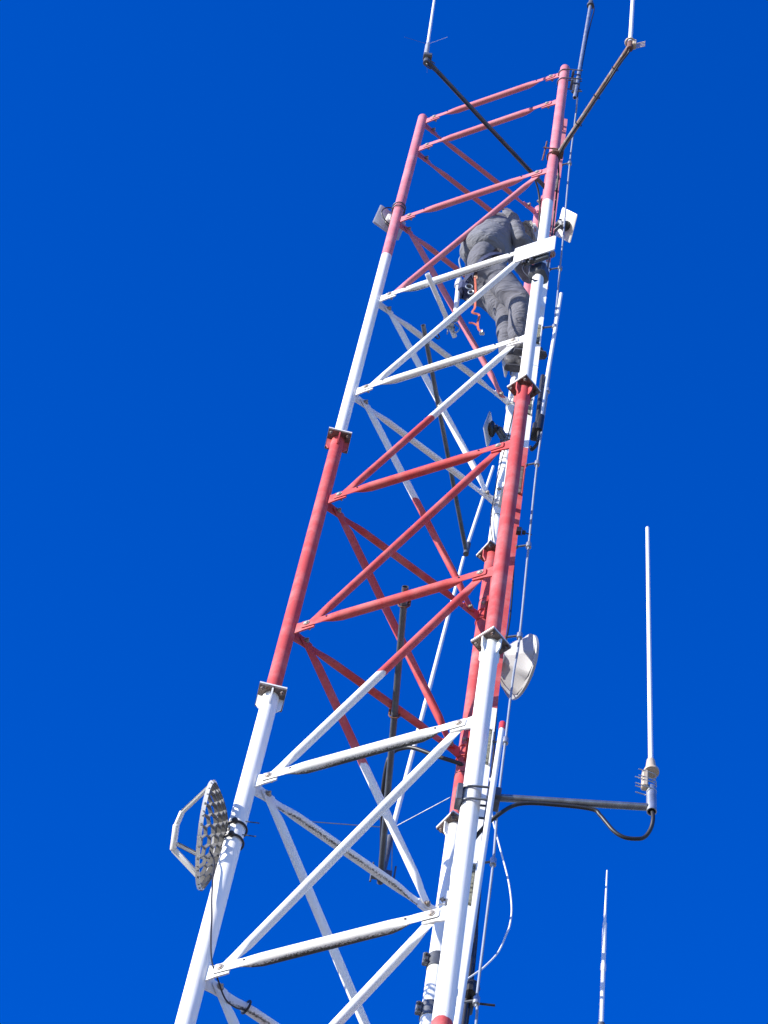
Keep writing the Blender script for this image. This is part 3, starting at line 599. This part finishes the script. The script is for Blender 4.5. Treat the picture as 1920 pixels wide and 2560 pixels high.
t = MB(); e = V((LX, .20, q.z)); t.tube([q - dn * .05, e], .014, 10); t.box(e + V((.01, .0, 0)), (.06, .06, .10), bev=.008); t.build('mount_bracket', M['dgalv'], D2)
t = MB(); t.tube(spline([dc - dn * .0 + dy_ * (DR + .005), dc - dn * .05 + dy_ * .19, dc - dn * .11 + dy_ * .05 - dx_ * .03], 6), .005, 8); t.build('coax', M['black'], D2)

# ---------------------------------------------------------------- loose cables
t = MB(); t.tube(spline([(0.49, 0.0, 12.35), (0.514, 0.0, 12.212), (0.522, 0.0, 12.035), (0.579, 0.0, 11.779), (0.638, 0.0, 11.532), (0.669, 0.0, 11.325), (0.67, 0.0, 11.185), (0.657, 0.0, 11.102), (0.626, 0.0, 10.958), (0.569, 0.0, 10.836), (0.532, 0.0, 10.779), (.49, 0, 10.72)], 8), .0045, 8)
tag(t.build('loose_wire', M['wire'], None, org=V((.49, 0, 10.7))), 'thin white wire bowing out in a loop right of the ladder near the bottom', 'wire')
t = MB(); t.tube(spline([(0.385, -.25, 16.95), (0.36, .3, 16.9), (0.335, .585, 16.72), (0.33, .59, 16.5), (.325, .6, 16.2), (0.335, .595, 16.0), (.36, .59, 15.8)], 8), .0035, 8)
tag(t.build('loose_wire', M['black'], None, org=V((.36, .6, 15.8))), 'thin black wire drooping along the white part of the back leg', 'wire')
for k, (x0, y0) in enumerate(((.505, .02), (.515, .07), (.50, .11), (.512, .15))):
    t = MB(); zt = (11.35, 11.15, 11.25, 11.05)[k]
    t.tube(spline([(.485, y0, zt + .25), (x0, y0, zt), (x0 + .006 * math.sin(k), y0 + .01, 10.6), (x0 - .004, y0, 10.1 - .05 * k), (x0, y0, 9.2), (x0, y0, 5), (x0, y0, .2)], 6), .0115 if k < 3 else .008, 10)
    tag(t.build('coax_cable', M['black'] if k < 3 else M['wire'], None, org=V((x0, y0, .2))), ('thick black cable in the bundle down the right of the ladder' if k < 3 else 'slim white cable beside the black bundle down the ladder'), 'cable', 'black cables bundled beside the ladder' if k < 3 else None)
for k, (zt, y0, pts) in enumerate(((15.2, .14, ((.0, .0), (.012, -.4), (.03, -1.0), (.008, -1.7), (.026, -2.6), (.010, -3.4))), (13.1, .10, ((.0, .0), (.02, -.3), (.035, -.8), (.012, -1.3), (.03, -1.9))))):
    t = MB(); P = [(.475 + a, y0 + .02 * math.sin(5 * b), zt + b) for a, b in pts] + [(.50, y0, 10.2), (.50, y0, 6), (.50, y0, .2)]
    t.tube(spline(P, 8), .0055, 8)
    tag(t.build('coax_cable', M['black'], None, org=V((.50, y0, .2))), ('thin black cable snaking down beside the ladder from the dark ladder bolt' if k == 0 else 'thin black cable snaking down beside the ladder from the round white dish'), 'cable')
t = MB(); t.box((.515, .06, 10.66), (.06, .17, .10), bev=.02); t.tube([(.52, .03, 10.60), (.64, .02, 10.60)], .006, 8); t.ball((.525, .05, 10.73), .04)
tag(t.build('cable_hanger', M['black'], None, org=V((.515, .06, 10.6))), 'black hanger block gathering the cable bundle by the lowest clamp', 'hanger')

# ---------------------------------------------------------------- the climber
man = thing('person', 'climber in grey jacket and dark trousers bending forward inside the tower on the ladder', 'person', (0.40, 0.0, 17.30))
def skin_mesh(pts, edges, root, sub=2):
    me = bpy.data.meshes.new('tmp'); me.from_pydata([p for p, r in pts], edges, []); ob = bpy.data.objects.new('tmp', me); col.objects.link(ob)
    sm = ob.modifiers.new('s', 'SKIN'); sm.use_smooth_shade = True; sm.branch_smoothing = 0.4
    for i, (p, r) in enumerate(pts): me.skin_vertices[0].data[i].radius = (r, r) if not isinstance(r, tuple) else r; me.skin_vertices[0].data[i].use_root = (i == root)
    sb = ob.modifiers.new('d', 'SUBSURF'); sb.levels = sub; sb.render_levels = sub
    bpy.context.view_layer.update(); dg = bpy.context.evaluated_depsgraph_get(); em = bpy.data.meshes.new_from_object(ob.evaluated_get(dg))
    vs = [v.co.copy() for v in em.vertices]; fs = [tuple(p.vertices) for p in em.polygons]
    bpy.data.objects.remove(ob); bpy.data.meshes.remove(em)
    return vs, fs
def add(mb, vf, fn=None):
    vs, fs = vf; b = len(mb.v); mb.v += [fn(v) if fn else v for v in vs]
    for f in fs: mb.face([b + i for i in f])
from mathutils import noise as NZ
def wrinkle(amp, sc_, stretch=(1, 1, 2.2)):
    def f(v):
        q = V((v.x * stretch[0], v.y * stretch[1], v.z * stretch[2])) * sc_
        n = NZ.noise_vector(q) + 0.5 * NZ.noise_vector(q * 2.3 + V((3, 1, 7)))
        rid = 1 - abs(NZ.noise(q * 0.9 + V((11, 5, 2)))) * 2
        q3 = q * 3.1 + V((7, 2, 9)); n3 = NZ.noise_vector(q3)
        return v + n * amp + n.normalized() * amp * 0.6 * rid + n3 * amp * 0.32
    return f
pel, wai, che, nek = V((-.055, -.18, 18.41)), V((-.03, -.22, 18.65)), V((.06, -.235, 18.93)), V((.135, -.24, 19.07))
shR, elR, wrR, haR = V((.108, -.325, 19.11)), V((.212, -.30, 18.70)), V((.35, -.215, 18.74)), V((.432, -.195, 18.82))
shL, elL, wrL, haL = V((.165, -.13, 19.08)), V((.28, .04, 18.98)), V((.395, .17, 19.06)), V((.436, .195, 19.08))
hiR, knR, anR = V((.0, -.235, 18.31)), V((.296, -.180, 17.86)), V((.320, -.075, 17.42))
hiL, knL, anL = V((-.06, -.11, 18.31)), V((.222, -.055, 17.90)), V((.275, .055, 17.42))
headc = V((.262, -.185, 19.06))
# body: one continuous skinned surface with hands
pts = [(pel, .09), (wai, .085), (che, .09), (nek, .055), (nek.lerp(headc, .5), .05), (headc, .085), (shR, .055), (elR, .042), (wrR, .03), (shL, .055), (elL, .042), (wrL, .03),
       (hiR, .05), (knR, .042), (anR, .03), (hiL, .05), (knL, .042), (anL, .03), (anR + V((.09, 0, -.055)), .024), (anL + V((.09, 0, -.055)), .024), (haR, .028), (haL, .028), (headc + V((.03, .02, .07)), .07)]
eds = [(0, 1), (1, 2), (2, 3), (3, 4), (4, 5), (2, 6), (6, 7), (7, 8), (2, 9), (9, 10), (10, 11), (0, 12), (12, 13), (13, 14), (0, 15), (15, 16), (16, 17), (14, 18), (17, 19), (8, 20), (11, 21), (5, 22)]
body = MB(); add(body, skin_mesh(pts, eds, 0, 1))
fwd = V((.72, .55, -.42)).normalized()          # the way the face looks
rt = fwd.cross(Z).normalized(); upv = rt.cross(fwd)
body.ball(headc + fwd * .098 - upv * .01, (.016, .016, .022)); body.ball(headc + rt * .088, (.018, .018, .03)); body.ball(headc - rt * .088, (.018, .018, .03)); body.ball(headc + fwd * .07 - upv * .065, (.03, .03, .025))
for h, ry in ((haR, -.18), (haL, .20)):
    rail = V((LX, ry, h.z)); s_ = 1 if ry < 0 else -1
    for k in range(4):
        z_ = h.z + .032 - .021 * k; L_ = (.0, .006, .003, -.01)[k]
        body.tube(spline([V((h.x - .01, h.y, z_)), V((LX - .034, ry - .016 * s_, z_)), V((LX - .005, ry - .022 * s_, z_ - .002)), V((LX + .03 + L_, ry - .018 * s_, z_ - .004)), V((LX + .036 + L_, ry + .004 * s_, z_ - .006))], 4), [.0095] * 13 + [.009, .008, .0075, .006], 8)
    body.tube(spline([V((h.x - .02, h.y, h.z + .02)), V((LX - .03, ry + .012 * s_, h.z + .05)), V((LX + .0, ry + .02 * s_, h.z + .06)), V((LX + .018, ry + .016 * s_, h.z + .062))], 4), .0105, 8)
body.cur = 1
for sgn in (-1, 1): body.ball(headc + fwd * .083 + rt * .032 * sgn + upv * .012, .011)
body.ball(headc + fwd * .087 - upv * .045, (.02, .02, .005))
body.build('body', [M['skin'], M['eye']], man, sharp=180)
# trousers
tr = MB(); pt = [(pel + V((.01, -.0, .19)), .165), (pel + V((-.02, -.01, -.02)), .205), (hiR, .150), (hiR.lerp(knR, .55), .116), (knR, .094), (knR.lerp(anR, .5), .088), (anR + V((0, 0, .015)), .064), (hiL, .150), (hiL.lerp(knL, .55), .114), (knL, .092), (knL.lerp(anL, .5), .086), (anL + V((0, 0, .015)), .064)]
add(tr, skin_mesh(pt, [(0, 1), (1, 2), (2, 3), (3, 4), (4, 5), (5, 6), (1, 7), (7, 8), (8, 9), (9, 10), (10, 11)], 1, 4), wrinkle(.008, 5, (1, 1, 1.3))); tr.build('trousers', M['trousers'], man, sharp=180)
# jacket with sleeves
jk = MB(); pj = [(pel + V((-.018, -.022, .045)), .232), (che, .178), (nek, .095), (shR, .092), (shR.lerp(elR, .5), .080), (elR, .072), (elR.lerp(wrR, .9), .05), (shL, .095), (elL, .074), (elL.lerp(wrL, .9), .05), (nek + V((.05, .03, .02)), .062)]
add(jk, skin_mesh(pj, [(0, 1), (1, 2), (1, 3), (3, 4), (4, 5), (5, 6), (1, 7), (7, 8), (8, 9), (2, 10)], 1, 4), wrinkle(.009, 5, (1.5, 1, 1.3))); jk.build('jacket', M['jacket'], man, sharp=180)
# hair
hr = MB(); add(hr, skin_mesh([(headc + V((-.02, -.005, .02)), .095), (headc + V((.02, .03, .065)), .085), (headc + V((-.03, -.03, -.035)), .075)], [(0, 1), (0, 2)], 0, 3), wrinkle(.008, 40, (1, 1, 1))); hr.build('hair', M['hair'], man, sharp=180)
# boots
for an, lat in ((anR, -.0), (anL, .0)):
    bt = MB(); hl = an + V((.0, 0, -.085)); toe = an + V((.185, lat, -.055))
    add(bt, skin_mesh([(an + V((0, 0, .07)), .056), (an, .052), (hl + V((.01, 0, .02)), .042), (an + V((.08, 0, -.045)), .048), (an + V((.14, 0, -.06)), .046), (toe, .042)], [(0, 1), (1, 2), (1, 3), (3, 4), (4, 5)], 1, 3), wrinkle(.003, 25))
    bo = bt.build('boot', M['boot'], man, sharp=180)
    so_ = MB(); xx = V((1, 0, .1)).normalized(); yy = V((0, 1, 0)); zz_ = xx.cross(yy)
    so_.rings([[an + V((.09, 0, -.105)) + xx * px * .70 + yy * py * .8 + zz_ * e for px, py in [(-.155, -.03), (-.165, 0), (-.155, .03), (-.06, .036), (.03, .034), (.10, .046), (.16, .035), (.178, 0), (.16, -.035), (.10, -.046), (.03, -.034), (-.06, -.036)]] for e in (-.004, .012)]); so_.build('sole', M['boot'], bo)
# harness
hb_ = MB()
def belt(c, n, rx, w_, t_=.008):
    x, y = perp(n); n = V(n).normalized()
    rr = []
    for i in range(40):
        a_ = 2 * math.pi * i / 40; e = (x * math.cos(a_) + y * math.sin(a_)) * rx
        en = e.normalized(); rr.append([c + e - n * w_, c + e + en * t_ - n * w_, c + e + en * t_ + n * w_, c + e + n * w_])
    hb_.rings(rr, closed=True)
belt(hiR.lerp(knR, .16), knR - hiR, .150, .016); belt(hiL.lerp(knL, .16), knL - hiL, .150, .016)
hb_.build('harness', M['pouch'], man)
# things hanging from the harness
st = MB()
def ribbon(mb, pts, w_, wd):
    P = spline(pts, 6); rr = []
    for i, p in enumerate(P):
        T_ = (P[min(i + 1, len(P) - 1)] - P[max(i - 1, 0)]).normalized(); tw_ = V(wd); s_ = (tw_ - T_ * tw_.dot(T_)).normalized(); n_ = T_.cross(s_)
        rr.append([p + s_ * w_ + n_ * .003, p - s_ * w_ + n_ * .003, p - s_ * w_ - n_ * .003, p + s_ * w_ - n_ * .003])
    mb.rings(rr)
ribbon(st, [(-.060, -.33, 17.86), (-0.042, -0.31, 17.72), (-0.030, -0.3, 17.56), (-0.023, -0.3, 17.419), (-0.034, -0.3, 17.34), (0.016, -0.3, 17.315), (0.014, -0.3, 17.204), (0.026, -0.3, 17.10), (0.05, -.3, 17.06)], .0075, (.9, -.3, .3))
ribbon(st, [(0.022, -.3, 17.14), (-.015, -.3, 17.17), (-0.045, -0.3, 17.165)], .006, (.1, -.3, 1))
lan = st.build('strap_tail', M['orange'], None, org=V((-.06, -.33, 17.86)))
lan.name = 'orange_lanyard'; tag(lan, 'crumpled orange webbing strap dangling below the climber\'s hips', 'strap')
bk = MB(); bk.torus((0.052, -.3, 17.05), (1, .2, .1), .018, .005); bk.box((0.056, -.3, 17.04), (.035, .02, .03), bev=.004); o = bk.build('buckle', M['galv'], lan)
gear = thing('tool_pouch', 'navy tool pouch with a white bottle hanging at the climber\'s left hip', 'pouch', (-0.16, -0.1, 18.1))
t = MB(); t.box((-.125, -.10, 18.12), (.09, .10, .17), bev=.025); t.build('bag', M['pouch'], gear)
t = MB(); t.tube([(-.172, -.1, 18.16), (-.172, -.1, 18.26), (-.170, -.1, 18.29), (-.169, -.1, 18.31)], [.026, .026, .018, .013], 16); t.build('bottle', M['radome'], gear)
t = MB(); t.tube([(-.152, -.1, 17.72), (-.168, -.1, 18.15)], .018, 14); t.build('tube', M['radome'], gear)
t = MB(); t.tube(spline([(-.17, -.1, 18.45), (-.20, -.1, 18.62), (-.185, -.1, 18.72), (-.14, -.1, 18.76), (-.10, -.12, 18.70)], 8), .006, 8); t.build('cord', M['cable'], gear)
t = MB(); t.tube([(-.13, -.12, 18.20), (-.11, -.14, 18.34)], .008, 8); t.torus((-.09, -.16, 18.06), (0, 1, .3), .025, .005); t.torus((-.07, -.17, 17.95), (.3, 1, .3), .02, .005); t.build('karabiner', M['galv'], gear)

for o in bpy.data.objects:
    if '_o' in o: del o['_o']
